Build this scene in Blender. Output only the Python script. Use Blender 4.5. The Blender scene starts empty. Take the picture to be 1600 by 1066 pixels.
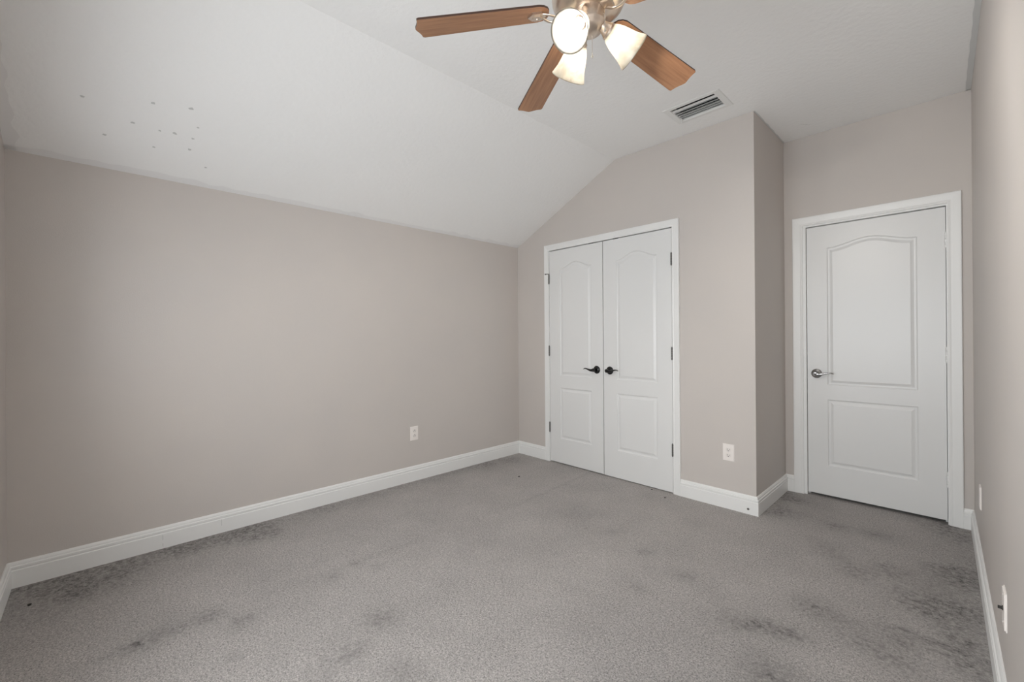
import bpy, bmesh, math, random
from mathutils import Vector, Matrix, noise
from mathutils.geometry import tessellate_polygon

S = bpy.context.scene
COL = S.collection
random.seed(7)
PI = math.pi

# ---------------------------------------------------------------- camera
YAW, PITCH, ROLL, FPX = math.radians(46.177), math.radians(0.056), math.radians(-0.411), 673.87
cam_d = bpy.data.cameras.new('camera')
cam = bpy.data.objects.new('camera', cam_d); COL.objects.link(cam); S.camera = cam
f0 = Vector((-math.sin(YAW), math.cos(YAW), 0)); r0 = Vector((math.cos(YAW), math.sin(YAW), 0)); u0 = Vector((0, 0, 1))
fwd = f0 * math.cos(PITCH) + u0 * math.sin(PITCH); up = u0 * math.cos(PITCH) - f0 * math.sin(PITCH)
rt = r0 * math.cos(ROLL) + up * math.sin(ROLL); up = up * math.cos(ROLL) - r0 * math.sin(ROLL)
m = Matrix((rt, up, -fwd)).transposed().to_4x4(); m.translation = (3.2084, -3.1694, 1.2027)
cam.matrix_world = m
cam_d.sensor_width = 36; cam_d.lens = FPX / 1600 * 36; cam_d.shift_y = -6.256 / 1600
cam_d.clip_start = 0.02; cam_d.clip_end = 60

# ---------------------------------------------------------------- light and exposure
S.view_settings.view_transform = 'Standard'; S.view_settings.look = 'None'
S.view_settings.gamma = 1; S.view_settings.exposure = 0.06
S.cycles.diffuse_bounces = 16; S.cycles.max_bounces = 24
S.cycles.sample_clamp_indirect = 6
W = bpy.data.worlds.new('daylight'); S.world = W; W.use_nodes = True
W.node_tree.nodes['Background'].inputs[0].default_value = (.86, .93, 1, 1)
W.node_tree.nodes['Background'].inputs[1].default_value = 1.6
WX0, WX1, WZ0, WZ1 = 1.55, 3.18, 0.55, 1.85     # window opening in the front wall
VX_, VX2_, VZ_, VZ2_ = 0.58, 1.02, 1.00, 1.80         # unseen narrow second window, added to brighten the left side
for x0_, x1_, z0_, z1_ in ((WX0, WX1, WZ0, WZ1), (VX_, VX2_, VZ_, VZ2_)):  # daylight panel per window; the narrow one is added fill light
    ld = bpy.data.lights.new('daylight_and_fill', 'AREA'); ld.shape = 'RECTANGLE'
    ld.size = x1_ - x0_ - .06; ld.size_y = z1_ - z0_ - .06; ld.energy = 22.0 * ld.size * ld.size_y; ld.color = (.94, .975, 1)
    lo = bpy.data.objects.new('daylight_and_fill', ld); COL.objects.link(lo)
    lo.location = ((x0_ + x1_) / 2, -3.66, (z0_ + z1_) / 2); lo.rotation_euler = (math.radians(90), 0, 0)
BULB = 2300.0

# ---------------------------------------------------------------- helpers
def new_mat(name, col, rough=.5, metal=0.0, **kw):
    mt = bpy.data.materials.new(name); mt.use_nodes = True
    b = mt.node_tree.nodes['Principled BSDF']
    b.inputs['Base Color'].default_value = (*col, 1); b.inputs['Roughness'].default_value = rough
    b.inputs['Metallic'].default_value = metal
    for k, v in kw.items(): b.inputs[k].default_value = v
    return mt

def N(mt, t, **kw):
    n = mt.node_tree.nodes.new(t)
    for k, v in kw.items(): setattr(n, k, v)
    return n

def add_bump(mt, scale, strength, dist, detail=2, scale2=None, coord='Object'):
    nt = mt.node_tree; b = nt.nodes['Principled BSDF']
    tc = N(mt, 'ShaderNodeTexCoord'); n1 = N(mt, 'ShaderNodeTexNoise'); n1.inputs['Scale'].default_value = scale
    n1.inputs['Detail'].default_value = detail
    nt.links.new(tc.outputs[coord], n1.inputs['Vector'])
    bp = N(mt, 'ShaderNodeBump'); bp.inputs['Strength'].default_value = strength; bp.inputs['Distance'].default_value = dist
    nt.links.new(n1.outputs['Fac'], bp.inputs['Height']); nt.links.new(bp.outputs['Normal'], b.inputs['Normal'])
    return n1

def tint(mt, scale, c1, c2, stretch=(1, 1, 1), lo=.35, hi=.65, detail=3):
    nt = mt.node_tree; b = nt.nodes['Principled BSDF']
    tc = N(mt, 'ShaderNodeTexCoord'); mp = N(mt, 'ShaderNodeMapping'); mp.inputs['Scale'].default_value = stretch
    n1 = N(mt, 'ShaderNodeTexNoise'); n1.inputs['Scale'].default_value = scale; n1.inputs['Detail'].default_value = detail
    cr = N(mt, 'ShaderNodeValToRGB'); e = cr.color_ramp.elements
    e[0].position, e[0].color = lo, (*c1, 1); e[1].position, e[1].color = hi, (*c2, 1)
    nt.links.new(tc.outputs['Object'], mp.inputs['Vector']); nt.links.new(mp.outputs['Vector'], n1.inputs['Vector'])
    nt.links.new(n1.outputs['Fac'], cr.inputs['Fac']); nt.links.new(cr.outputs['Color'], b.inputs['Base Color'])

M = {}
M['wall'] = new_mat('taupe_wall_paint', (.595, .552, .520), .55); M['wall'].node_tree.nodes['Principled BSDF'].inputs['Specular IOR Level'].default_value = .35
tint(M['wall'], 2.2, (.585, .548, .520), (.601, .560, .527)); add_bump(M['wall'], 170, .16, .0025)
M['ceiling'] = new_mat('textured_ceiling_paint', (.90, .905, .90), .8); add_bump(M['ceiling'], 38, .45, .005, 4)
M['ceiling_smooth'] = new_mat('smooth_ceiling_edge_paint', (.84, .84, .84), .6)
M['cut_in'] = new_mat('grey_cut_in_paint', (.66, .675, .675), .6)
M['mark_bump_shade'] = new_mat('grey_mark_bump_shade', (.60, .61, .60), .8)
M['trim'] = new_mat('white_trim_paint', (.83, .835, .825), .38); add_bump(M['trim'], 60, .05, .002)
M['door'] = new_mat('white_door_paint', (.77, .775, .77), .33); add_bump(M['door'], 25, .05, .003)
M['black'] = new_mat('black_lever_finish', (.006, .006, .006), .22, .0)
M['nickel'] = new_mat('satin_nickel', (.36, .36, .36), .2, 1.0)
M['fan_metal'] = new_mat('brushed_nickel', (.72, .62, .53), .33, 1.0)
M['hinge'] = new_mat('tarnished_hinge_steel', (.16, .155, .15), .45, .8)
M['plastic'] = new_mat('almond_plastic', (.88, .835, .80), .35)
M['plastic2'] = new_mat('almond_plastic_face', (.82, .775, .74), .35)
M['slot'] = new_mat('slot_black', (.02, .018, .016), .6)
M['dark'] = new_mat('duct_dark', (.012, .012, .012), .9)
M['louver'] = new_mat('louver_enamel', (.74, .745, .74), .45)
M['chain'] = new_mat('pull_chain_metal', (.80, .78, .74), .3, .7)
M['crumb'] = new_mat('crumb_dark', (.03, .028, .025), .9)
M['hall'] = new_mat('plain_plaster', (.5, .47, .44), .9)
M['outside'] = new_mat('window_frame_vinyl', (.85, .85, .85), .4)
w = new_mat('blade_wood', (.30, .13, .06), .42); M['wood'] = w
tint(w, 7, (.25, .118, .060), (.38, .198, .105), (.9, 14, 14), .3, .7, 4)
M['wood_edge'] = new_mat('blade_edge_dark', (.05, .022, .013), .5)
g = bpy.data.materials.new('alabaster_glass'); g.use_nodes = True; M['glass'] = g
nt = g.node_tree; nt.nodes.clear()
out = nt.nodes.new('ShaderNodeOutputMaterial'); tr = nt.nodes.new('ShaderNodeBsdfTranslucent'); df = nt.nodes.new('ShaderNodeBsdfDiffuse')
gl = nt.nodes.new('ShaderNodeBsdfGlossy'); m1 = nt.nodes.new('ShaderNodeMixShader'); m2 = nt.nodes.new('ShaderNodeMixShader')
nz = nt.nodes.new('ShaderNodeTexNoise'); nz.inputs['Scale'].default_value = 28; nz.inputs['Detail'].default_value = 4; nz.inputs['Distortion'].default_value = 1.2
tcn = nt.nodes.new('ShaderNodeTexCoord'); crn = nt.nodes.new('ShaderNodeValToRGB')
crn.color_ramp.elements[0].position = .35; crn.color_ramp.elements[0].color = (.29, .270, .236, 1)
crn.color_ramp.elements[1].position = .65; crn.color_ramp.elements[1].color = (.38, .366, .335, 1)
nt.links.new(tcn.outputs['Object'], nz.inputs['Vector']); nt.links.new(nz.outputs['Fac'], crn.inputs['Fac'])
nt.links.new(crn.outputs['Color'], tr.inputs[0]); nt.links.new(crn.outputs['Color'], df.inputs[0])
gl.inputs['Roughness'].default_value = .2
m1.inputs[0].default_value = .06; nt.links.new(tr.outputs[0], m1.inputs[1]); nt.links.new(df.outputs[0], m1.inputs[2])
m2.inputs[0].default_value = .04; nt.links.new(m1.outputs[0], m2.inputs[1]); nt.links.new(gl.outputs[0], m2.inputs[2])
nt.links.new(m2.outputs[0], out.inputs[0])
b = bpy.data.materials.new('lit_bulb'); b.use_nodes = True; M['bulb'] = b
nt = b.node_tree; nt.nodes.clear(); out = nt.nodes.new('ShaderNodeOutputMaterial'); em = nt.nodes.new('ShaderNodeEmission')
em.inputs[0].default_value = (1, .955, .89, 1); em.inputs[1].default_value = BULB; nt.links.new(em.outputs[0], out.inputs[0])
p = bpy.data.materials.new('window_pane'); p.use_nodes = True; M['pane'] = p
nt = p.node_tree; nt.nodes.clear(); out = nt.nodes.new('ShaderNodeOutputMaterial'); tp = nt.nodes.new('ShaderNodeBsdfTransparent')
gs = nt.nodes.new('ShaderNodeBsdfGlossy'); gs.inputs['Roughness'].default_value = .02; mx = nt.nodes.new('ShaderNodeMixShader')
mx.inputs[0].default_value = .05; nt.links.new(tp.outputs[0], mx.inputs[1]); nt.links.new(gs.outputs[0], mx.inputs[2]); nt.links.new(mx.outputs[0], out.inputs[0])

# carpet: speckled cut pile, darkened by a dirt attribute with a shape of its own
c = bpy.data.materials.new('cut_pile_carpet'); c.use_nodes = True; M['carpet'] = c
nt = c.node_tree; pb = nt.nodes['Principled BSDF']; pb.inputs['Roughness'].default_value = .95; pb.inputs['Specular IOR Level'].default_value = .1
pb.inputs['Sheen Weight'].default_value = .12
tc = nt.nodes.new('ShaderNodeTexCoord')
def cn(scale, detail, rough=.6, dist=0):
    n = nt.nodes.new('ShaderNodeTexNoise'); n.inputs['Scale'].default_value = scale; n.inputs['Detail'].default_value = detail
    n.inputs['Roughness'].default_value = rough; n.inputs['Distortion'].default_value = dist
    nt.links.new(tc.outputs['Object'], n.inputs['Vector']); return n
def mathn(op, a, b_, clamp=False):
    n = nt.nodes.new('ShaderNodeMath'); n.operation = op; n.use_clamp = clamp
    for i, v in enumerate((a, b_)):
        if isinstance(v, (int, float)): n.inputs[i].default_value = v
        else: nt.links.new(v, n.inputs[i])
    return n.outputs[0]
fine = cn(185, 4, .75, .5); mid = cn(38, 3, .65); big = cn(3.0, 3, .6); grain = cn(92, 2, .6)
cr = nt.nodes.new('ShaderNodeValToRGB'); e = cr.color_ramp.elements
e[0].position, e[0].color = .35, (.17, .160, .153, 1); e[1].position, e[1].color = .65, (.62, .588, .567, 1)
x = e.new(.5); x.color = (.43, .404, .388, 1)
nt.links.new(fine.outputs['Fac'], cr.inputs['Fac'])
at = nt.nodes.new('ShaderNodeAttribute'); at.attribute_name = 'dirt'
# dirt breaks up into tufts
dm = mathn('MULTIPLY', at.outputs['Fac'], mathn('ADD', .08, mathn('MULTIPLY', mathn('SUBTRACT', mathn('ADD', mathn('MULTIPLY', mid.outputs['Fac'], .8), mathn('MULTIPLY', fine.outputs['Fac'], 1.6)), 1.13), 4.2, True)))
bigv = mathn('MULTIPLY', mathn('SUBTRACT', big.outputs['Fac'], .5), .35)
val = mathn('SUBTRACT', mathn('ADD', mathn('ADD', 1.0, bigv), mathn('MULTIPLY', mathn('SUBTRACT', grain.outputs['Fac'], .5), .9)), dm)
mul = nt.nodes.new('ShaderNodeMix'); mul.data_type = 'RGBA'; mul.blend_type = 'MULTIPLY'; mul.inputs[0].default_value = 1
nt.links.new(cr.outputs['Color'], mul.inputs[6]); nt.links.new(val, mul.inputs[7]); nt.links.new(mul.outputs[2], pb.inputs['Base Color'])
bp = nt.nodes.new('ShaderNodeBump'); bp.inputs['Strength'].default_value = .75; bp.inputs['Distance'].default_value = .008
hh = mathn('ADD', fine.outputs['Fac'], mathn('MULTIPLY', mid.outputs['Fac'], .5))
nt.links.new(hh, bp.inputs['Height']); nt.links.new(bp.outputs['Normal'], pb.inputs['Normal'])

def obj(name, bm, mats, parent=None, smooth=False, loc=None):
    me = bpy.data.meshes.new(name)
    bmesh.ops.recalc_face_normals(bm, faces=bm.faces)
    bm.to_mesh(me); bm.free()
    for mt in (mats if isinstance(mats, (list, tuple)) else [mats]): me.materials.append(mt)
    if smooth:
        for pg in me.polygons: pg.use_smooth = True
        try: me.set_sharp_from_angle(angle=math.radians(38))
        except Exception: pass
    o = bpy.data.objects.new(name, me); COL.objects.link(o)
    if parent is not None: o.parent = parent
    if loc is not None: o.location = loc
    return o

def tag(o, label, cat, group=None, kind=None):
    o['label'] = label; o['category'] = cat
    if group: o['group'] = group
    if kind: o['kind'] = kind
    return o

def empty(name, label, cat, mat=None, loc=(0, 0, 0), group=None):
    o = bpy.data.objects.new(name, None); COL.objects.link(o); o.empty_display_size = .05
    if mat is not None: o.matrix_world = mat
    else: o.location = loc
    return tag(o, label, cat, group)

def BM(): return bmesh.new()

def box(bm, lo, hi, bev=0.0, mi=0):
    b2 = bmesh.new(); r = bmesh.ops.create_cube(b2, size=1)
    for v in b2.verts: v.co = Vector([lo[i] + (v.co[i] + .5) * (hi[i] - lo[i]) for i in range(3)])
    if bev: bmesh.ops.bevel(b2, geom=b2.edges[:], offset=bev, segments=2, affect='EDGES', profile=.5)
    merge(bm, b2, None, mi)

def merge(bm, b2, mat=None, mi=0):
    vm = {}
    for v in b2.verts: vm[v] = bm.verts.new(mat @ v.co if mat else v.co)
    for f in b2.faces:
        try: nf = bm.faces.new([vm[v] for v in f.verts]); nf.material_index = mi if mi else f.material_index
        except ValueError: pass
    b2.free()

def prism(bm, pts, d, mi=0):
    d = Vector(d); a = [bm.verts.new(Vector(q)) for q in pts]; b_ = [bm.verts.new(Vector(q) + d) for q in pts]; n = len(pts)
    fs = [bm.faces.new(a), bm.faces.new(b_[::-1])]
    for i in range(n): fs.append(bm.faces.new((a[i], b_[i], b_[(i + 1) % n], a[(i + 1) % n])))
    for f in fs: f.material_index = mi

def lathe(bm, prof, segs=40, mat=None, mi=0, closed=False):
    rings = []
    for r, z in prof:
        if r < 1e-6: rings.append([bm.verts.new(mat @ Vector((0, 0, z)) if mat else Vector((0, 0, z)))]); continue
        ring = []
        for k in range(segs):
            a = 2 * PI * k / segs; v = Vector((r * math.cos(a), r * math.sin(a), z)); ring.append(bm.verts.new(mat @ v if mat else v))
        rings.append(ring)
    prs = list(zip(rings, rings[1:]))
    if closed: prs.append((rings[-1], rings[0]))
    for A, B in prs:
        for k in range(segs):
            k2 = (k + 1) % segs
            if len(A) == 1 and len(B) == 1: continue
            if len(A) == 1: f = (A[0], B[k], B[k2])
            elif len(B) == 1: f = (A[k], A[k2], B[0])
            else: f = (A[k], A[k2], B[k2], B[k])
            bm.faces.new(f).material_index = mi

def tube(bm, pts, rad, segs=12, updir=(0, 0, 1), cap=True):
    """rad: list of (a, b): half width sideways and half height along updir"""
    pts = [Vector(q) for q in pts]; n = len(pts); rings = []
    for i, q in enumerate(pts):
        t = (pts[min(i + 1, n - 1)] - pts[max(i - 1, 0)]).normalized()
        s = t.cross(Vector(updir))
        if s.length < 1e-4: s = t.cross(Vector((1, 0, 0)))
        s.normalize(); n2 = s.cross(t).normalized()
        a, b_ = rad[i] if isinstance(rad, list) else (rad if isinstance(rad, tuple) else (rad, rad))
        rings.append([bm.verts.new(q + s * (a * math.cos(2 * PI * k / segs)) + n2 * (b_ * math.sin(2 * PI * k / segs))) for k in range(segs)])
    for A, B in zip(rings, rings[1:]):
        for k in range(segs): bm.faces.new((A[k], A[(k + 1) % segs], B[(k + 1) % segs], B[k]))
    if cap: bm.faces.new(rings[0][::-1]); bm.faces.new(rings[-1])

def smoothpath(pts, n=24):
    """Catmull-Rom through tuples of any length"""
    P = [pts[0]] + list(pts) + [pts[-1]]; o = []
    segs = len(pts) - 1
    for i in range(n + 1):
        t = i / n * segs; k = min(int(t), segs - 1); u = t - k
        a, b_, c_, d = P[k], P[k + 1], P[k + 2], P[k + 3]
        o.append(tuple(.5 * (2 * b_[j] + (c_[j] - a[j]) * u + (2 * a[j] - 5 * b_[j] + 4 * c_[j] - d[j]) * u * u + (3 * b_[j] - a[j] - 3 * c_[j] + d[j]) * u ** 3) for j in range(len(b_))))
    return o

# ---------------------------------------------------------------- room dimensions
ZE, XK, ZK = 2.1366, 1.1803, 2.7059          # eave height, kink of the ceiling, flat ceiling
XE, YD, YF = 2.2544, 0.6993, -3.4936         # closet corner, entry wall, front wall
T = .10
def XR(y): return 3.2585 + .0225 * (.7 - y)  # right wall runs slightly out of square
def zc(x_): return ZE + (ZK - ZE) * min(max(x_, 0) / XK, 1)
HALL = 1.75

# floor: fine grid with dirt attribute
DIRT = [((2.74, -1.45), 0.1, 1), ((2.6, -1.2), 0.08, 0.7), ((2.52, -1.23), 0.08, 0.6), ((2.66, -1.18), 0.07, 0.7), ((2.74, -1.16), 0.06, 0.9), ((2.74, -0.89), 0.1, 0.8), ((2.94, -0.27), 0.09, 0.9), ((2.83, -0.4), 0.1, 0.7), ((3.07, -0.47), 0.16, 0.8), ((3.12, -0.58), 0.12, 0.7), ((3.19, -0.04), 0.12, 0.9), ((3.2, -0.15), 0.15, 0.6), ((3.21, -0.51), 0.12, 0.6), ((3.02, -0.89), 0.1, 0.8), ((3.04, -1.06), 0.09, 0.8), ((3.22, -0.9), 0.09, 0.7), ((2.67, 0.17), 0.1, 0.7), ((2.85, 0.2), 0.1, 0.7), ((3.11, 0.68), 0.13, 1.1), ((3.17, 0.5), 0.12, 0.7), ((2.37, 0.19), 0.12, 1.0), ((2.34, 0.52), 0.15, 0.8), ((2.67, -0.18), 0.09, 0.5), ((2.73, -0.29), 0.08, 0.5), ((2.92, -1.01), 0.08, 0.5), ((2.85, -0.91), 0.07, 0.5), ((3.2, -0.74), 0.06, 0.8), ((3.18, -0.87), 0.07, 0.5),
 ((0.95, -3.06), 0.07, 0.8), ((0.93, -2.96), 0.07, 0.7), ((0.94, -2.83), 0.07, 0.7), ((1.08, -2.73), 0.06, 0.8), ((1.47, -2.3), 0.09, 0.8), ((1.07, -2.11), 0.04, 0.8), ((1.01, -2.31), 0.04, 0.8), ((0.96, -2.17), 0.06, 0.4), ((0.25, -3.14), 0.15, 0.6), ((0.22, -3.29), 0.2, 0.6), ((0.07, -2.79), 0.12, 1.0), ((0.14, -2.53), 0.15, 0.8), ((0.22, -2.41), 0.12, 0.8), ((1.59, -2.55), 0.1, 0.5), ((1.81, -2.4), 0.1, 0.6), ((1.57, -2.45), 0.06, 0.6), ((1.3, -2.8), 0.03, 0.6),
 ((0.04, -0.53), 0.2, 0.5), ((0.13, -0.23), 0.15, 0.7), ((0.59, 0.01), 0.12, 0.4), ((1.37, -0.8), 0.2, 0.3), ((1.72, -0.87), 0.15, 0.3), ((1.99, -0.98), 0.05, 0.6), ((2.14, -1.31), 0.04, 0.6), ((2.24, -1.05), 0.06, 0.5)]
def smooth01(t): t = min(max(t, 0), 1); return t * t * (3 - 2 * t)
def dirt_at(x_, y_):
    q = Vector((x_, y_, 0)); nz_ = noise.noise(q * 9) * .5 + noise.noise(q * 21) * .35; nl = noise.noise(q * 2.3)
    d = 0
    for (a, b_), r, s_ in DIRT:
        dd = math.hypot(x_ - a, (y_ - b_)) / (r * 1.15)
        if dd < 2: d += s_ * .62 * math.exp(-1.6 * dd * dd) * (1 + 1.2 * nz_)
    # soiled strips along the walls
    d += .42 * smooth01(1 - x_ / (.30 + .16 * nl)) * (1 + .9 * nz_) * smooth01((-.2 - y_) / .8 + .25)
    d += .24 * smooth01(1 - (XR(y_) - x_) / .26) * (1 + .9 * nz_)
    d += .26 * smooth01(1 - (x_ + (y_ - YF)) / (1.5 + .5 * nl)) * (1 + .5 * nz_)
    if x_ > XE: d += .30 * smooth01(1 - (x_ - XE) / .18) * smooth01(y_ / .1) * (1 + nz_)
    # creases: one from the closet doors into the room, one by the right wall
    d += .30 * math.exp(-((x_ - (.918 - .08 * y_ - (y_ * .0))) / .012) ** 2) * smooth01((y_ + 1.2) / .4) * (1 if y_ < .02 else 0)
    if x_ > 2.98: d += 1.5 * math.exp(-((y_ + .80 + .02 * math.sin((x_ - 3) * 9)) / .017) ** 2) * smooth01((x_ - 2.98) / .12)
    if x_ < 1.3: d += .25 * math.exp(-((x_ - .95 - .03 * noise.noise(Vector((0, y_ * 3, 5)))) / .02) ** 2) * (1 if y_ < -1.6 else 0) * max(0, .5 + noise.noise(Vector((3, y_ * 5, 1))))
    return min(max(d * .92, 0), .72)
bm = BM(); dl = bm.verts.layers.float.new('dirt'); st = .022
nx = int((3.42 + .12) / st); ny = int((HALL - YF + .22) / st); grid = []
for j in range(ny + 1):
    row = []
    for i in range(nx + 1):
        x_, y_ = -.12 + i * st, YF - .22 + j * st
        v = bm.verts.new((x_, y_, .0012 * noise.noise(Vector((x_ * 7, y_ * 7, 0)))))
        v[dl] = dirt_at(x_, y_); row.append(v)
    grid.append(row)
for j in range(ny):
    for i in range(nx): bm.faces.new((grid[j][i], grid[j][i + 1], grid[j + 1][i + 1], grid[j + 1][i]))
fl = obj('floor', bm, M['carpet'], smooth=True)
tag(fl, 'worn grey cut-pile carpet with dark soiled patches covering the floor', 'floor', kind='structure')

# ceiling: sloped part, flat part with a hole for the air register, edge strips, a scrape and painted bump shade
VX0, VX1, VY0, VY1 = 1.868, 2.160, -.418, -.216
bm = BM()
Y0, Y1 = YF - .2, HALL
sl = [(-.1, Y0, zc(0) - .1 * (ZK - ZE) / XK), (XK, Y0, ZK), (XK, Y1, ZK), (-.1, Y1, zc(0) - .1 * (ZK - ZE) / XK)]
vs = [bm.verts.new(q) for q in sl]; bm.faces.new(vs)
outer = [(XK, Y0), (3.45, Y0), (3.45, Y1), (XK, Y1)]; hole = [(VX0, VY0), (VX0, VY1), (VX1, VY1), (VX1, VY0)]
tess = tessellate_polygon([[Vector((*q, 0)) for q in outer], [Vector((*q, 0)) for q in hole]])
pv = [bm.verts.new((*q, ZK)) for q in outer + hole]
for t in tess: bm.faces.new([pv[i] for i in t])
up_ = Vector((0, 0, .05))
bm2 = [f for f in bm.faces]
r = bmesh.ops.extrude_face_region(bm, geom=bm2)
for v in [g_ for g_ in r['geom'] if isinstance(g_, bmesh.types.BMVert)]: v.co += up_
def strip(a, b_, wdir, wdt, jag, off, mi, n=60):
    a, b_, wdir, off = Vector(a), Vector(b_), Vector(wdir), Vector(off); A = []
    for i in range(n + 1):
        q = a.lerp(b_, i / n); k = wdt * (1 + jag * noise.noise(Vector((i * .37, wdt * 90, mi))))
        A.append((bm.verts.new(q + off), bm.verts.new(q + wdir * k + off)))
    for (p1, p2), (p3, p4) in zip(A, A[1:]): bm.faces.new((p1, p2, p4, p3)).material_index = mi
sd = Vector((XK, 0, ZK - ZE)).normalized(); sn = Vector((sd.z, 0, -sd.x)) * .0008
strip((0, YF, ZE), (0, 0, ZE), sd, .040, .55, sn, 1, 110)
strip((0, YF, ZE), (XK, YF, ZK), (0, 1, 0), .045, .5, sn, 1, 50)
dn = Vector((0, 0, -.0008))
strip((XR(YD), YD, ZK), (XR(YF), YF, ZK), (-1, 0, 0), .024, .28, dn, 2, 120)
strip((XE, 0, ZK), (XE, YD, ZK), (1, 0, 0), .009, .5, dn, 2, 30)
strip((XE, YD, ZK), (XR(YD), YD, ZK), (0, -1, 0), .008, .8, dn, 1, 30)
strip((XK, 0, ZK), (XE, 0, ZK), (0, -1, 0), .012, .7, dn, 1, 40)
for px, py, r_ in ((.403, -3.217, .010), (.471, -2.970, .011), (.502, -2.823, .012), (.331, -3.039, .011), (.218, -3.142, .010), (.324, -2.934, .009), (.331, -2.873, .011), (.403, -2.780, .008), (.327, -2.793, .008), (.212, -2.948, .010), (.252, -2.798, .011), (.153, -2.711, .009)):  # grey discs paint the shade of small bumps on the slope
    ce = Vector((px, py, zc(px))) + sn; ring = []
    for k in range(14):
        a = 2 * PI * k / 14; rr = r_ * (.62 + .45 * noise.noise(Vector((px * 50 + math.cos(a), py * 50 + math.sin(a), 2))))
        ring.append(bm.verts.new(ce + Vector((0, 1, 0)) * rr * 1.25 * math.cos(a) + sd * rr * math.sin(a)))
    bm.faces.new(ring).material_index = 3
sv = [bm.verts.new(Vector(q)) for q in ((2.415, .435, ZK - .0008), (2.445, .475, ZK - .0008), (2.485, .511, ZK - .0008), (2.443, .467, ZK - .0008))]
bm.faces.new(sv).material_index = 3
me_c = obj('ceiling', bm, [M['ceiling'], M['ceiling_smooth'], M['cut_in'], M['mark_bump_shade']])
tag(me_c, 'white textured ceiling, flat with a slope down to the left wall', 'ceiling', kind='structure')

# walls
def wall(name, label, fn, mat='wall'):
    bm = BM(); fn(bm); o = obj(name, bm, M[mat]); return tag(o, label, 'wall', kind='structure')
HI = .012   # walls run a little into the ceiling slab
wall('wall_left', 'long taupe wall under the sloped ceiling', lambda b: prism(b, [(0, YF, 0), (0, 0, 0), (0, 0, ZE), (0, YF, ZE)], (-T, 0, 0)))
CO0, CO1, COZ = .420, 1.700, 2.050            # closet opening
def closet(b):
    prism(b, [(0, 0, 0), (CO0, 0, 0), (CO0, 0, zc(CO0)), (0, 0, ZE)], (0, T, 0))
    prism(b, [(CO0, 0, COZ), (CO1, 0, COZ), (CO1, 0, ZK), (XK, 0, ZK), (CO0, 0, zc(CO0))], (0, T, 0))
    prism(b, [(CO1, 0, 0), (XE, 0, 0), (XE, 0, ZK), (CO1, 0, ZK)], (0, T, 0))
wall('wall_back', 'taupe wall around the white double closet doors', closet)
wall('wall_closet_side', 'narrow taupe return wall between closet corner and entry door', lambda b: box(b, (XE - T, T, 0), (XE, YD, ZK)))
EO0, EO1, EOZ = 2.360, 3.168, 2.040           # entry opening
def entry(b):
    prism(b, [(0, YD, 0), (EO0, YD, 0), (EO0, YD, ZK), (XK, YD, ZK), (0, YD, ZE)], (0, T, 0))
    box(b, (EO0, YD, EOZ), (EO1, YD + T, ZK)); box(b, (EO1, YD, 0), (XR(YD) + .06, YD + T, ZK))
wall('wall_entry', 'short taupe wall around the white entry door', entry)
wall('wall_right', 'taupe wall running along the right edge', lambda b: prism(b, [(XR(HALL), HALL, 0), (XR(YF - .2), YF - .2, 0), (XR(YF - .2), YF - .2, ZK), (XR(HALL), HALL, ZK)], (T, 0, 0)))
def front(b):
    Yb = YF
    prism(b, [(0, Yb, 0), (VX_, Yb, 0), (VX_, Yb, zc(VX_)), (0, Yb, ZE)], (0, -T, 0))
    prism(b, [(VX_, Yb, VZ2_), (VX2_, Yb, VZ2_), (VX2_, Yb, zc(VX2_)), (VX_, Yb, zc(VX_))], (0, -T, 0))
    box(b, (VX_, Yb - T, 0), (VX2_, Yb, VZ_))
    prism(b, [(VX2_, Yb, 0), (WX0, Yb, 0), (WX0, Yb, ZK), (XK, Yb, ZK), (VX2_, Yb, zc(VX2_))], (0, -T, 0))
    box(b, (WX0, Yb - T, WZ1), (WX1, Yb, ZK)); box(b, (WX0, Yb - T, 0), (WX1, Yb, WZ0)); box(b, (WX1, Yb - T, 0), (XR(YF), Yb, ZK))
wall('wall_front', 'taupe wall at the far left edge of the view', front)
wall('wall_hall', 'plain hallway wall behind the entry door', lambda b: (box(b, (XE - T, HALL - .05, 0), (XR(HALL), HALL, ZK)), box(b, (XE - T - .05, YD + T, 0), (XE - T, HALL, ZK))), 'hall')
wall('wall_closet', 'plain left end wall inside the closet', lambda b: box(b, (-T, T, 0), (0, YD + T, ZE)), 'hall')

# unseen windows behind the viewpoint; narrow one added to brighten the left
f_ = .040; yo = YF - .07
def window(nm, label, x0, x1, z0, z1, mull):
    bm = BM(); zm = (z0 + z1) / 2
    bars = [((x0, yo - .03, z0), (x0 + f_, yo + .03, z1)), ((x1 - f_, yo - .03, z0), (x1, yo + .03, z1)), ((x0 + .001, yo - .028, z0 + .001), (x1 - .001, yo + .028, z0 + f_)), ((x0 + .001, yo - .028, z1 - f_), (x1 - .001, yo + .028, z1 - .001)), ((x0, yo - .02, zm - .018), (x1, yo + .02, zm + .018))]
    if mull: bars.append((((x0 + x1) / 2 - .03, yo - .025, z0), ((x0 + x1) / 2 + .03, yo + .025, z1)))
    for lo_, hi_ in bars: box(bm, lo_, hi_, .003)
    wn = obj(nm, bm, M['outside']); tag(wn, label, 'window', kind='structure')
    bm = BM(); box(bm, (x0 + .03, yo - .004, z0 + .03), (x1 - .03, yo, z1 - .03)); obj('pane', bm, M['pane'], wn)
    bm = BM(); box(bm, (x0 - .02, YF - .04, z0 - .025), (x1 + .02, YF + .015, z0), .004); obj('window_sill', bm, M['trim'], wn)
window('window_1', 'white framed double window in the front wall', WX0, WX1, WZ0, WZ1, True)
window('added_window', 'unseen narrow white framed window added for light in the front wall', VX_, VX2_, VZ_, VZ2_, False)

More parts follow.
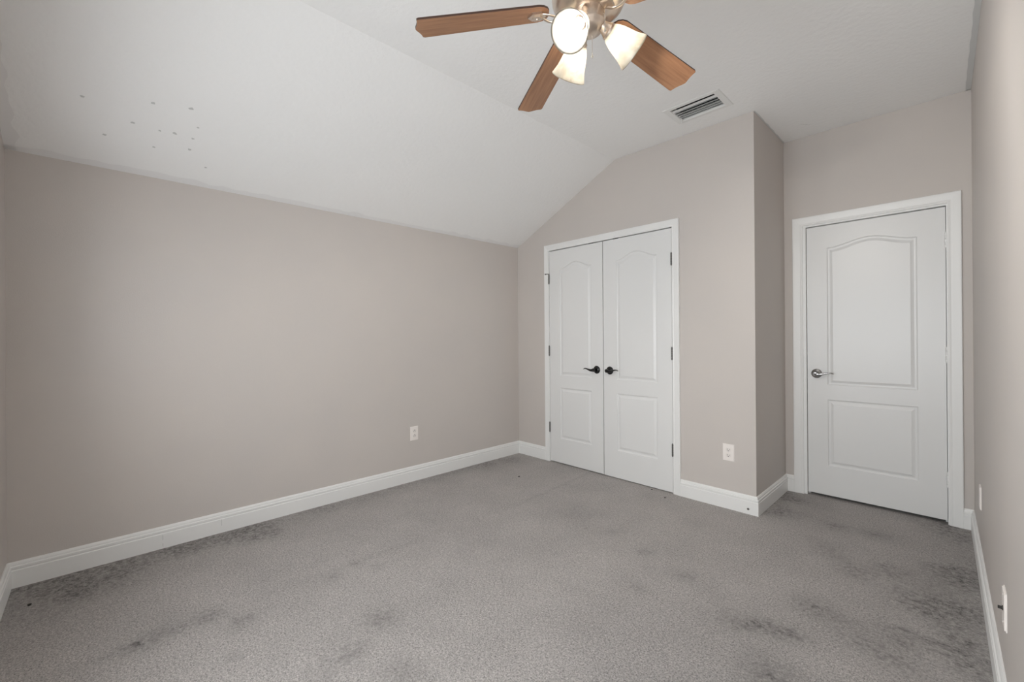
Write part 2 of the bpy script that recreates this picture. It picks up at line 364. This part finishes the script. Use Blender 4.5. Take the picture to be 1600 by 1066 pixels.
# ---------------------------------------------------------------- baseboards
BP = [(0, .000), (.016, .000), (.016, .084), (.0135, .087), (.0135, .091), (.0150, .094), (.0150, .103), (.0105, .107), (.0105, .110), (.0095, .116), (.006, .1225), (.004, .1246), (0, .1246)]
def offset_path(path):
    """mitre directions to the right of travel for every corner"""
    o = []
    for i, q in enumerate(path):
        q = Vector(q); ns = []
        if i > 0: d = (q - Vector(path[i - 1])).normalized(); ns.append(Vector((d.y, -d.x)))
        if i < len(path) - 1: d = (Vector(path[i + 1]) - q).normalized(); ns.append(Vector((d.y, -d.x)))
        if len(ns) == 1: o.append(ns[0])
        else: s_ = ns[0] + ns[1]; o.append(s_ / (1 + ns[0].dot(ns[1])))
    return o
def sweep(bm, A, a, B, b_, prof, three):
    ra = [bm.verts.new(three(A, a, q)) for q in prof]; rb = [bm.verts.new(three(B, b_, q)) for q in prof]; n = len(prof)
    for i in range(n): bm.faces.new((ra[i], ra[(i + 1) % n], rb[(i + 1) % n], rb[i]))
    bm.faces.new(ra[::-1]); bm.faces.new(rb)
def base_three(P, o, q): return Vector((P[0] + o[0] * q[0], P[1] + o[1] * q[0], q[1]))
def baseboards(path, names):
    of = offset_path(path)
    for i, nm in enumerate(names):
        if not nm: continue
        bm = BM(); sweep(bm, path[i], of[i], path[i + 1], of[i + 1], BP, base_three)
        o = obj('baseboard_' + nm[0], bm, [M['trim'], M['mark_bump_shade']]); tag(o, nm[1], 'baseboard', kind='structure')
        yield o
b1 = list(baseboards([(XR(YF), YF), (0, YF), (0, 0), (.3805, 0)],
    [('front', 'white baseboard along the front wall at the left edge'), ('left', 'long white baseboard along the left wall'), ('back_corner', 'short white baseboard between left corner and closet casing')]))
b2_ = list(baseboards([(1.7375, 0), (XE, 0), (XE, YD), (2.3120, YD)],
    [('back', 'white baseboard from closet casing to the outside corner'), ('closet_side', 'white baseboard on the narrow return wall'), ('entry_corner', 'tiny white baseboard piece left of the entry casing')]))
b3 = list(baseboards([(3.2135, YD), (XR(YD), YD), (XR(YF), YF)],
    [('entry', 'tiny white baseboard piece right of the entry casing'), ('right', 'white baseboard along the right wall')]))
# splice joints in the long left baseboard
bm = BM()
for y_, z0, z1 in ((-2.905, .050, .078), (-2.905, .012, .030), (-2.62, .045, .084)): box(bm, (.0158, y_ - .0012, z0), (.0164, y_ + .0012, z1))
obj('splice_joint', bm, M['mark_bump_shade'], b1[1])

# ---------------------------------------------------------------- door casings
CP = [(0, 0), (0, .009), (.003, .0115), (.009, .0115), (.013, .0095), (.018, .0100), (.034, .0135), (.047, .0160), (.054, .0160), (.057, .0130), (.057, 0)]
def casing(bm, x0, x1, z1, y, prof):
    path = [(x0, 0), (x0, z1), (x1, z1), (x1, 0)]; of = [(-1, 0), (-1, 1), (1, 1), (1, 0)]
    th = lambda P, o, q: Vector((P[0] + o[0] * q[0], y - q[1], P[1] + o[1] * q[0]))
    for i in range(3): sweep(bm, path[i], of[i], path[i + 1], of[i + 1], prof, th)
bm = BM(); casing(bm, .4375, 1.6810, 2.0380, 0, CP)
for lo_, hi_ in (((CO0 - .001, .0, 0), (.4365, T, 2.0370)), ((1.6820, .0, 0), (CO1 + .001, T, 2.0370)), ((CO0, .0, 2.0390), (CO1, T, COZ + .001))): box(bm, lo_, hi_)
tr1 = obj('trim_1', bm, M['trim'], smooth=True); tag(tr1, 'white casing framing the double closet doors', 'door casing', kind='structure')
for xx in (.925, 1.180):
    bm = BM(); box(bm, (xx - .022, -.003, 2.0305), (xx + .022, .02, 2.0375), .001); obj('ball_catch', bm, M['slot'], tr1)
CPE = [(a * 1.12, t) for a, t in CP]
bm = BM(); casing(bm, 2.3753, 3.1500, 2.0308, YD, CPE)
for lo_, hi_ in (((EO0 - .001, YD, 0), (2.3955, YD + T, 2.0185)), ((3.1450, YD, 0), (EO1 + .001, YD + T, 2.0185)), ((EO0, YD, 2.0185), (EO1, YD + T, EOZ + .001)),
                 ((2.3955, YD + .050, 0), (2.4075, YD + .09, 2.0185)), ((3.1330, YD + .050, 0), (3.1450, YD + .09, 2.0185)), ((2.3955, YD + .050, 2.006), (3.145, YD + .09, 2.0185))): box(bm, lo_, hi_)
tr2 = obj('trim_2', bm, M['trim'], smooth=True); tag(tr2, 'white casing framing the entry door', 'door casing', kind='structure')

# ---------------------------------------------------------------- panel doors
def panel_loop(x0, x1, z0, zs, h, o, n=28):
    """outline offset inward by o, arched at the top when h > 0; x,z tuples"""
    pts = [(x0 + o, z0 + o), (x1 - o, z0 + o)]
    for i in range(n + 1):
        t = 1 - 2 * i / n
        pts.append(((x0 + x1) / 2 + t * ((x1 - x0) / 2 - o), zs - o + h * .5 * (1 + math.cos(PI * t))))
    return pts
DEEP = [(0, 0), (.003, .0050), (.008, .0075), (.016, .0078), (.024, .0050), (.031, .0022), (.033, .0006), (.036, .0004)]
def door_leaf(name, x0, x1, z0, z1, yf, thick, panels, label):
    bm = BM()
    rect = [(x0, z0), (x1, z0), (x1, z1), (x0, z1)]
    loops = [panel_loop(*q, 0) for q in panels]
    allp = rect + [q for l in loops for q in l]
    tess = tessellate_polygon([[Vector((*q, 0)) for q in rect]] + [[Vector((*q, 0)) for q in l] for l in loops])
    vv = [bm.verts.new((q[0], yf, q[1])) for q in allp]
    for t in tess:
        try: bm.faces.new([vv[i] for i in t])
        except ValueError: pass
    k = 4
    for q, l in zip(panels, loops):
        ring = vv[k:k + len(l)]; k += len(l)
        for o, dp in DEEP[1:]:
            nr = [bm.verts.new((a, yf + dp, b_)) for a, b_ in panel_loop(*q, o)]
            for i in range(len(nr)): j = (i + 1) % len(nr); bm.faces.new((ring[i], ring[j], nr[j], nr[i]))
            ring = nr
        bm.faces.new(ring)
    bk = [bm.verts.new((q[0], yf + thick, q[1])) for q in rect]; bm.faces.new(bk)
    for i in range(4): j = (i + 1) % 4; bm.faces.new((vv[i], vv[j], bk[j], bk[i]))
    o = obj(name, bm, M['door']); return tag(o, label, 'door', kind='structure')
ZL = (.238, .722, 0)
dl_ = door_leaf('door_1', .4410, 1.0505, .009, 2.0310, -.004, .035, [(.567, .929, .838, 1.846, .056), (.567, .929, *ZL)], 'left leaf of the white double closet doors, black lever')
dr_ = door_leaf('door_2', 1.0585, 1.6768, .007, 2.0310, -.004, .035, [(1.187, 1.555, .838, 1.848, .056), (1.187, 1.555, *ZL)], 'right leaf of the white double closet doors, black lever')
de_ = door_leaf('door_3', 2.3990, 3.1420, .022, 2.0120, YD + .012, .035, [(2.523, 3.010, .836, 1.846, .048), (2.523, 3.010, .240, .728, 0)], 'white two-panel entry door with a satin nickel lever')

def lever(parent, x, z, y, sgn, mat, name='lever_handle', hook=1.0):
    bm = BM(); Mx = Matrix.Translation((x, y, z)) @ Matrix.Rotation(math.radians(90), 4, 'X')
    # rosette, turned, growing out towards -y
    lathe(bm, [(0, -.001), (.034, -.001), (.0345, .003), (.032, .007), (.027, .009), (.0165, .011), (.0135, .014), (.0130, .038), (.0155, .044), (.0160, .056), (.0120, .062), (0, .063)], 36, Mx)
    pts = smoothpath([(-.010, 0, -.001), (.008, .003, -.002), (.030, .004, -.003), (.056, .003, .003), (.080, .002, .0095), (.098, .000, .0085), (.110, -.004, .0025)], 30)
    rr = smoothpath([(.0110, .0110), (.0125, .0130), (.0100, .0105), (.0068, .0075), (.0052, .0050), (.0045, .0042), (.0030, .0026)], 30)
    # sgn: direction of the lever along x; wave in z
    P = [(x + sgn * a, y - .050 - b_, z + hook * c_) for a, b_, c_ in pts]
    tube(bm, P, [(r1, r2) for r1, r2 in rr], 14)
    return obj(name, bm, mat, parent, smooth=True)
h1 = lever(dl_, .986, .913, -.004, -1, M['black']); h1['label'] = 'black wave lever'
h2 = lever(dr_, 1.120, .913, -.004, 1, M['black'], hook=1.0); h2['label'] = 'black wave lever'
h3 = lever(de_, 2.457, .917, YD + .012, 1, M['nickel'], hook=1.0); h3['label'] = 'satin nickel lever'

def hinge(parent, x, z, y, pin=False, s=1):
    bm = BM(); h = .046
    for k in range(5):
        a = z - h + k * 2 * h / 5
        lathe(bm, [(0, a + .0006), (.0058, a + .0006), (.0062, a + .0014), (.0062, a + 2 * h / 5 - .0014), (.0058, a + 2 * h / 5 - .0006), (0, a + 2 * h / 5 - .0006)], 16, Matrix.Translation((x, y, 0)))
    lathe(bm, [(0, z + h), (.0045, z + h), (.0045, z + h + .003), (.002, z + h + .006), (0, z + h + .006)], 14, Matrix.Translation((x, y, 0)))
    lathe(bm, [(0, z - h - .004), (.003, z - h - .004), (.0045, z - h - .001), (.0045, z - h), (0, z - h)], 14, Matrix.Translation((x, y, 0)))
    box(bm, (x - .001, y, z - h), (x + .001, y + .02, z + h))
    if pin:
        tube(bm, [(x, y, z + h + .004), (x - .012 * s, y - .010, z + h + .004), (x - .030 * s, y - .016, z + h + .003)], .0032, 10)
        lathe(bm, [(0, -.003), (.006, -.003), (.006, .003), (0, .003)], 14, Matrix.Translation((x - .030 * s, y - .016, z + h + .003)) @ Matrix.Rotation(PI / 2, 4, 'Y'))
    return obj('hinge', bm, M['hinge'], parent, smooth=True)
for i, z_ in enumerate((1.765, 1.070, .333)):
    hinge(dl_, .4400, z_, -.0125, pin=(i == 0)); hinge(dr_, 1.6790, z_ + (.028 if i == 0 else 0), -.0125)
for z_ in (1.80, 1.07, .28):
    o = hinge(de_, 3.1435, z_, YD + .0045); o.data.materials.clear(); o.data.materials.append(M['trim'])

# ---------------------------------------------------------------- outlets and plates
def frame_mat(o, right, out):
    right, out = Vector(right).normalized(), Vector(out).normalized(); upv = Vector((0, 0, 1))
    mm = Matrix((right, upv, out)).transposed().to_4x4(); mm.translation = o; return mm   # local x right, y up, z out of wall
def plate_mesh(wd, ht, th=.0055):
    bm = BM(); box(bm, (-wd / 2, -ht / 2, 0), (wd / 2, ht / 2, th)); 
    fr = [e for e in bm.edges if all(v.co.z > th - 1e-5 for v in e.verts)]
    bmesh.ops.bevel(bm, geom=fr, offset=.0035, segments=3, affect='EDGES'); return bm
def outlet(label, mw, flip=False):
    r = empty('electrical_outlet', label, 'outlet', mw, group='duplex wall outlets')
    obj('cover_plate', plate_mesh(.075, .116), M['plastic'], r, smooth=True)
    for s in (1, -1):
        bm = BM(); ol = []
        for k in range(28):
            a = 2 * PI * k / 28; ol.append((max(-.0155, min(.0155, .0172 * math.cos(a))), s * .0195 + max(-.0125, min(.0125, .0172 * math.sin(a))), .0052))
        prism(bm, ol, (0, 0, .0022)); rc = obj('receptacle', bm, M['plastic2'], r)
        q = -1 if flip else 1; yy = s * .0195
        bm = BM()
        box(bm, (-.0080, yy + q * .002 - .0046, .0072), (-.0058, yy + q * .002 + .0046, .0077)); box(bm, (.0058, yy + q * .002 - .0038, .0072), (.0080, yy + q * .002 + .0038, .0077))
        lathe(bm, [(0, .0072), (.0030, .0072), (.0030, .0077), (0, .0077)], 14, Matrix.Translation((0, yy - q * .0075, 0)))
        obj('contact_slots', bm, M['slot'], rc)
    bm = BM(); lathe(bm, [(0, .0052), (.0033, .0052), (.0030, .0066), (0, .0070)], 14); obj('screw', bm, M['plastic2'], r, smooth=True)
    return r
outlet('almond duplex outlet on the long left wall', frame_mat((0, -1.245, .399), (0, 1, 0), (1, 0, 0)), flip=True)
outlet('almond duplex outlet right of the closet doors near the corner', frame_mat((2.080, 0, .390), (1, 0, 0), (0, -1, 0)))
rdir = Vector((.0225, -1, 0)).normalized(); rout = Vector((-1, -.0225, 0)).normalized()
r = empty('cable_plate', 'almond wall plate with dark cable jack, nearest on the right wall', 'wall plate', frame_mat((XR(-1.13), -1.13, .345), rdir, rout), group='right wall plates')
obj('cover_plate', plate_mesh(.075, .118, .006), M['plastic'], r, smooth=True)
bm = BM(); lathe(bm, [(0, .005), (.0075, .005), (.0075, .008), (.0048, .008), (.0048, .017), (.003, .017), (0, .0165)], 16); obj('cable_jack', bm, M['slot'], r, smooth=True)
for s in (1, -1):
    bm = BM(); lathe(bm, [(0, .0055), (.0033, .0055), (.0030, .0068), (0, .0070)], 12, Matrix.Translation((0, s * .042, 0)))
    obj('screw', bm, M['plastic2'], r, smooth=True)
r = empty('blank_plate', 'small almond wall plate on the right wall beside the entry door', 'wall plate', frame_mat((XR(.06), .06, .375), rdir, rout), group='right wall plates')
obj('cover_plate', plate_mesh(.075, .116, .006), M['plastic'], r, smooth=True)
for s in (1, -1):
    bm = BM(); lathe(bm, [(0, .0055), (.0033, .0055), (.0030, .0068), (0, .0070)], 12, Matrix.Translation((0, s * .042, 0)))
    obj('screw', bm, M['plastic2'], r, smooth=True)

# door stop base screwed to the baseboard by the outside corner
r = empty('door_stop', 'small round metal door stop base on the baseboard by the corner', 'door stop', frame_mat((2.208, -.016, .036), (1, 0, 0), (0, -1, 0)))
bm = BM(); lathe(bm, [(.0035, 0), (.0075, 0), (.0075, .003), (.006, .005), (.0035, .005)], 20, closed=True); obj('collar', bm, M['nickel'], r, smooth=True)
bm = BM(); lathe(bm, [(0, 0), (.0033, 0), (.0033, .003), (0, .0032)], 14); obj('screw', bm, M['hinge'], r, smooth=True)

# ---------------------------------------------------------------- ceiling air register
vx, vy = (VX0 + VX1) / 2, (VY0 + VY1) / 2
r = empty('air_vent', 'white louvered air register set in the flat ceiling', 'air vent', loc=(vx, vy, ZK))
hw, hd = (VX1 - VX0) / 2, (VY1 - VY0) / 2; ow, od = .181, .127
bm = BM()
prof = [(1.0, -.0004), (1.0, -.002), (.9, -.0040), (.25, -.0050), (0.06, -.0050), (0, -.004), (0, .012)]
rings = []
for t, z_ in prof:
    a, b_ = hw - .004 + (ow - hw + .004) * t, hd - .004 + (od - hd + .004) * t
    rings.append([bm.verts.new(q) for q in ((-a, -b_, z_), (a, -b_, z_), (a, b_, z_), (-a, b_, z_))])
for A, B in zip(rings, rings[1:]):
    for k in range(4): bm.faces.new((A[k], A[(k + 1) % 4], B[(k + 1) % 4], B[k]))
obj('frame', bm, M['trim'], r)
bm = BM()
a, b_ = hw + .0, hd + .0
for lo_, hi_ in (((-a, -b_ - .003, .004), (a, -b_, .15)), ((-a, b_, .004), (a, b_ + .003, .15)), ((-a - .003, -b_, .004), (-a, b_, .15)), ((a, -b_, .004), (a + .003, b_, .15)), ((-a, -b_, .15), (a, b_, .153))): box(bm, lo_, hi_)
obj('duct_box', bm, M['dark'], r)
NL = 6
for i in range(NL):
    bm = BM(); yc = -hd + (.042, .074, .104, .134, .162, .189)[i]
    # curved louver section, swept along x
    sec = []
    wd = .024 if i == 0 else .027
    tilt = math.radians(-4 if i == 0 else 38)
    for k in range(7):
        s = -.5 + k / 6; sec.append((s * wd, .10 * wd * (1 - 4 * s * s)))
    top = [(a_ * math.cos(tilt) - c_ * math.sin(tilt), a_ * math.sin(tilt) + c_ * math.cos(tilt)) for a_, c_ in sec]
    bot = [(a_ * math.cos(tilt) - (c_ - .0014) * math.sin(tilt), a_ * math.sin(tilt) + (c_ - .0014) * math.cos(tilt)) for a_, c_ in sec]
    prism(bm, [(-hw + .006, yc + a_, (.001 if i == 0 else .008) + c_) for a_, c_ in top + bot[::-1]], (2 * hw - .012, 0, 0))
    obj('louver', bm, M['louver'], r, smooth=True)
bm = BM(); tube(bm, [(-hw + .010, .066, .0), (-hw + .010, .068, -.014), (-hw + .008, .072, -.026)], (.003, .0015), 8); box(bm, (-hw + .005, -hd + .01, -.001), (-hw + .0075, hd - .01, .008)); obj('damper_lever', bm, M['louver'], r)

# ---------------------------------------------------------------- ceiling fan
FX, FY, ZH, DROOP, FR, TH0 = 2.3786, -2.0156, 2.2704, .0557, .545, 3.93304
fan = empty('ceiling_fan', 'five-blade brown ceiling fan with three lit glass shades', 'ceiling fan', loc=(FX, FY, ZK))
def fz(z_): return z_ - ZK
bm = BM(); lathe(bm, [(0, 0), (.066, 0), (.067, -.006), (.060, -.030), (.040, -.052), (.020, -.060), (0, -.060)], 40); obj('canopy', bm, M['fan_metal'], fan, smooth=True)
bm = BM(); lathe(bm, [(0, -.05), (.0127, -.05), (.0127, fz(2.44)), (0, fz(2.44))], 20); obj('downrod', bm, M['fan_metal'], fan, smooth=True)
bm = BM(); lathe(bm, [(0, fz(2.455)), (.022, fz(2.455)), (.026, fz(2.440)), (.045, fz(2.430)), (.090, fz(2.412)), (.114, fz(2.385)), (.121, fz(2.350)), (.121, fz(2.310)), (.119, fz(2.292)), (.108, fz(2.270)), (.090, fz(2.258)), (.055, fz(2.252)), (0, fz(2.252))], 56); obj('motor_housing', bm, M['fan_metal'], fan, smooth=True)
bm = BM(); lathe(bm, [(0, fz(2.183)), (.010, fz(2.183)), (.022, fz(2.186)), (.040, fz(2.193)), (.048, fz(2.203)), (.050, fz(2.211)), (.0525, fz(2.213)), (.0525, fz(2.217)), (.050, fz(2.219)), (.050, fz(2.253)), (0, fz(2.253))], 44); obj('light_kit_body', bm, M['fan_metal'], fan, smooth=True)

# blade in its own frame: x outwards, y across, z up
def blade_bm():
    half = [(.118, .0), (.119, .018), (.125, .032), (.136, .042), (.152, .0475), (.22, .0495), (.36, .0530), (.50, .0568), (.534, .0578), (.5395, .0560), (.5420, .0520), (.5425, .0440), (.5450, .0320), (.5495, .0190), (.5540, .0080), (.5560, .0)]
    ol = half + [(a_, -c_) for a_, c_ in half[-2:0:-1]]
    bm = BM(); n = len(ol)
    bot = [bm.verts.new((a_, c_, -.003)) for a_, c_ in ol]; top = [bm.verts.new((a_, c_, .003)) for a_, c_ in ol]
    bm.faces.new(bot); bm.faces.new(top)
    for i in range(n): bm.faces.new((bot[i], bot[(i + 1) % n], top[(i + 1) % n], top[i])).material_index = 1
    return bm
def iron_bm():
    bm = BM(); z0 = -.003
    hexo = [(.025 * 1.2 * math.cos(k * PI / 3) + .158, .024 * math.sin(k * PI / 3), z0 - .0075) for k in range(6)]
    prism(bm, hexo, (0, 0, .0075))
    hexi = [(.015 * 1.2 * math.cos(k * PI / 3) + .158, .014 * math.sin(k * PI / 3), z0 - .0125) for k in range(6)]
    prism(bm, hexi, (0, 0, .0052))
    for s in (1, -1):
        pts = smoothpath([(.072, s * .010, -.016), (.095, s * .016, -.022), (.118, s * .020, -.017), (.140, s * .012, -.0075)], 14)
        tube(bm, pts, (.0050, .0030), 10)
    pts = smoothpath([(.060, 0, -.013), (.080, 0, -.016), (.10, 0, -.018)], 8); tube(bm, pts, (.016, .0035), 10)
    for px, py in ((.158, 0),):
        lathe(bm, [(0, z0 - .0152), (.003, z0 - .0146), (.004, z0 - .0122), (0, z0 - .0122)], 12, Matrix.Translation((px, py, 0)))
    return bm
pitch = -.2
first = None
for k in range(5):
    a = TH0 - k * 2 * PI / 5
    U = (Vector((math.cos(a), math.sin(a), 0)) * FR - Vector((0, 0, DROOP))).normalized(); V = Vector((-math.sin(a), math.cos(a), 0))
    V = V * math.cos(pitch) + Vector((0, 0, 1)) * math.sin(pitch); V = (V - U * U.dot(V)).normalized(); Wn = U.cross(V)
    mm = Matrix((U, V, Wn)).transposed().to_4x4(); mm.translation = (-.0108, -.0078, fz(ZH))
    if first is None:
        bl = obj('blade', blade_bm(), [M['wood'], M['wood_edge']], fan); ir = obj('blade_iron', iron_bm(), M['fan_metal'], bl, smooth=True); first = (bl, ir)
    else:
        bl = first[0].copy(); COL.objects.link(bl); ir = first[1].copy(); COL.objects.link(ir); bl.parent = fan; ir.parent = bl
    bl.matrix_local = mm
# lights: axis leans out from straight down
LN, LZ, LT = .0584, 2.1894, math.radians(46.03); PH0 = math.radians(279.58)
SH = [(.0215, -.004), (.0240, .000), (.0290, .008), (.0335, .018), (.0378, .030), (.0418, .046), (.0452, .062), (.0492, .078), (.0540, .091), (.0580, .1005), (.0598, .1040)]
lf = None
for k in range(3):
    # arm direction, distance and height of the glass neck, direction and lean of the glass (one holder is swivelled further out)
    a, aa, rn, zn, lt = (PH0 - k * 2 * PI / 3,) * 2 + (LN, LZ, LT) if k < 2 else (math.radians(44.48), math.radians(62.73), .0637, 2.1914, math.radians(60.29))
    u = Vector((math.cos(aa), math.sin(aa), 0)); ua = Vector((math.cos(a), math.sin(a), 0))
    ax = u * math.sin(lt) - Vector((0, 0, 1)) * math.cos(lt); side = Vector((-math.sin(aa), math.cos(aa), 0)); third = ax.cross(side)
    mm = Matrix((third, side, ax)).transposed().to_4x4(); mm.translation = ua * rn + Vector((0, 0, fz(zn)))
    if lf is None:
        bm = BM()
        lathe(bm, [(0, -.052), (.012, -.052), (.014, -.036), (.018, -.020), (.0225, -.008), (.0262, -.004), (.0262, .003), (.0246, .003), (.0205, -.003), (.0170, -.004), (.0170, .016), (.0140, .018), (0, .018)], 32)
        hold = obj('lamp_holder', bm, M['fan_metal'], fan, smooth=True)
        bm = BM(); inner = [(r_ - .003, z_) for r_, z_ in SH]
        lathe(bm, SH + [(.0590, .1056)] + inner[::-1], 56, closed=True); shd = obj('lamp_shade', bm, M['glass'], hold, smooth=True)
        bm = BM(); lathe(bm, [(0, .016), (.0105, .016), (.0110, .022), (.0145, .031), (.0172, .041), (.0165, .050), (.0120, .057), (.0060, .0600), (0, .0605)], 28); blb = obj('light_bulb', bm, M['bulb'], hold, smooth=True)
        lf = (hold, shd, blb)
    else:
        hold = lf[0].copy(); COL.objects.link(hold); hold.parent = fan
        for o_ in lf[1:]: c_ = o_.copy(); COL.objects.link(c_); c_.parent = hold
    hold.matrix_local = mm
# pull chains: beads on a thin cord with a bell at the end
def chain(x_, y_, z0, z1, start):
    bm = BM(); tube(bm, [start, (x_, y_, z0), (x_, y_, z1)], .0006, 6)
    n = int((z0 - z1) / .0045)
    for i in range(n):
        z_ = z0 - (i + .5) * (z0 - z1) / n; lathe(bm, [(0, .0016), (.0014, .0008), (.0014, -.0008), (0, -.0016)], 8, Matrix.Translation((x_, y_, z_)))
    lathe(bm, [(0, .002), (.0018, .001), (.0022, -.004), (.0034, -.008), (.0036, -.012), (0, -.013)], 12, Matrix.Translation((x_, y_, z1)))
    return obj('pull_chain', bm, M['chain'], fan, smooth=True)
chain(.057, .004, fz(2.222), fz(2.178), (.048, .004, fz(2.228)))
chain(.006, .007, fz(2.184), fz(2.120), (.006, .007, fz(2.190)))

# ---------------------------------------------------------------- crumbs on the carpet
for i, (cx, cy, s, lb) in enumerate(((.563, -.559, .008, 'dark crumb on the carpet out from the left back corner'), (1.523, -.045, .007, 'dark crumb on the carpet close under the right closet door'), (1.675, -.132, .006, 'dark crumb on the carpet in front of the right closet casing'), (.269, -3.40, .007, 'dark crumb on the carpet at the front left baseboard'))):
    bm = BM(); bmesh.ops.create_icosphere(bm, subdivisions=2, radius=s)
    for v in bm.verts: v.co *= 1 + .45 * noise.noise(v.co * 190 + Vector((i * 7, 0, 0))); v.co.z *= .5
    zmin = min(v.co.z for v in bm.verts)
    o = obj('carpet_crumb', bm, M['crumb'], loc=(cx, cy, -zmin + .0002), smooth=True); tag(o, lb, 'crumb', 'crumbs on the carpet')
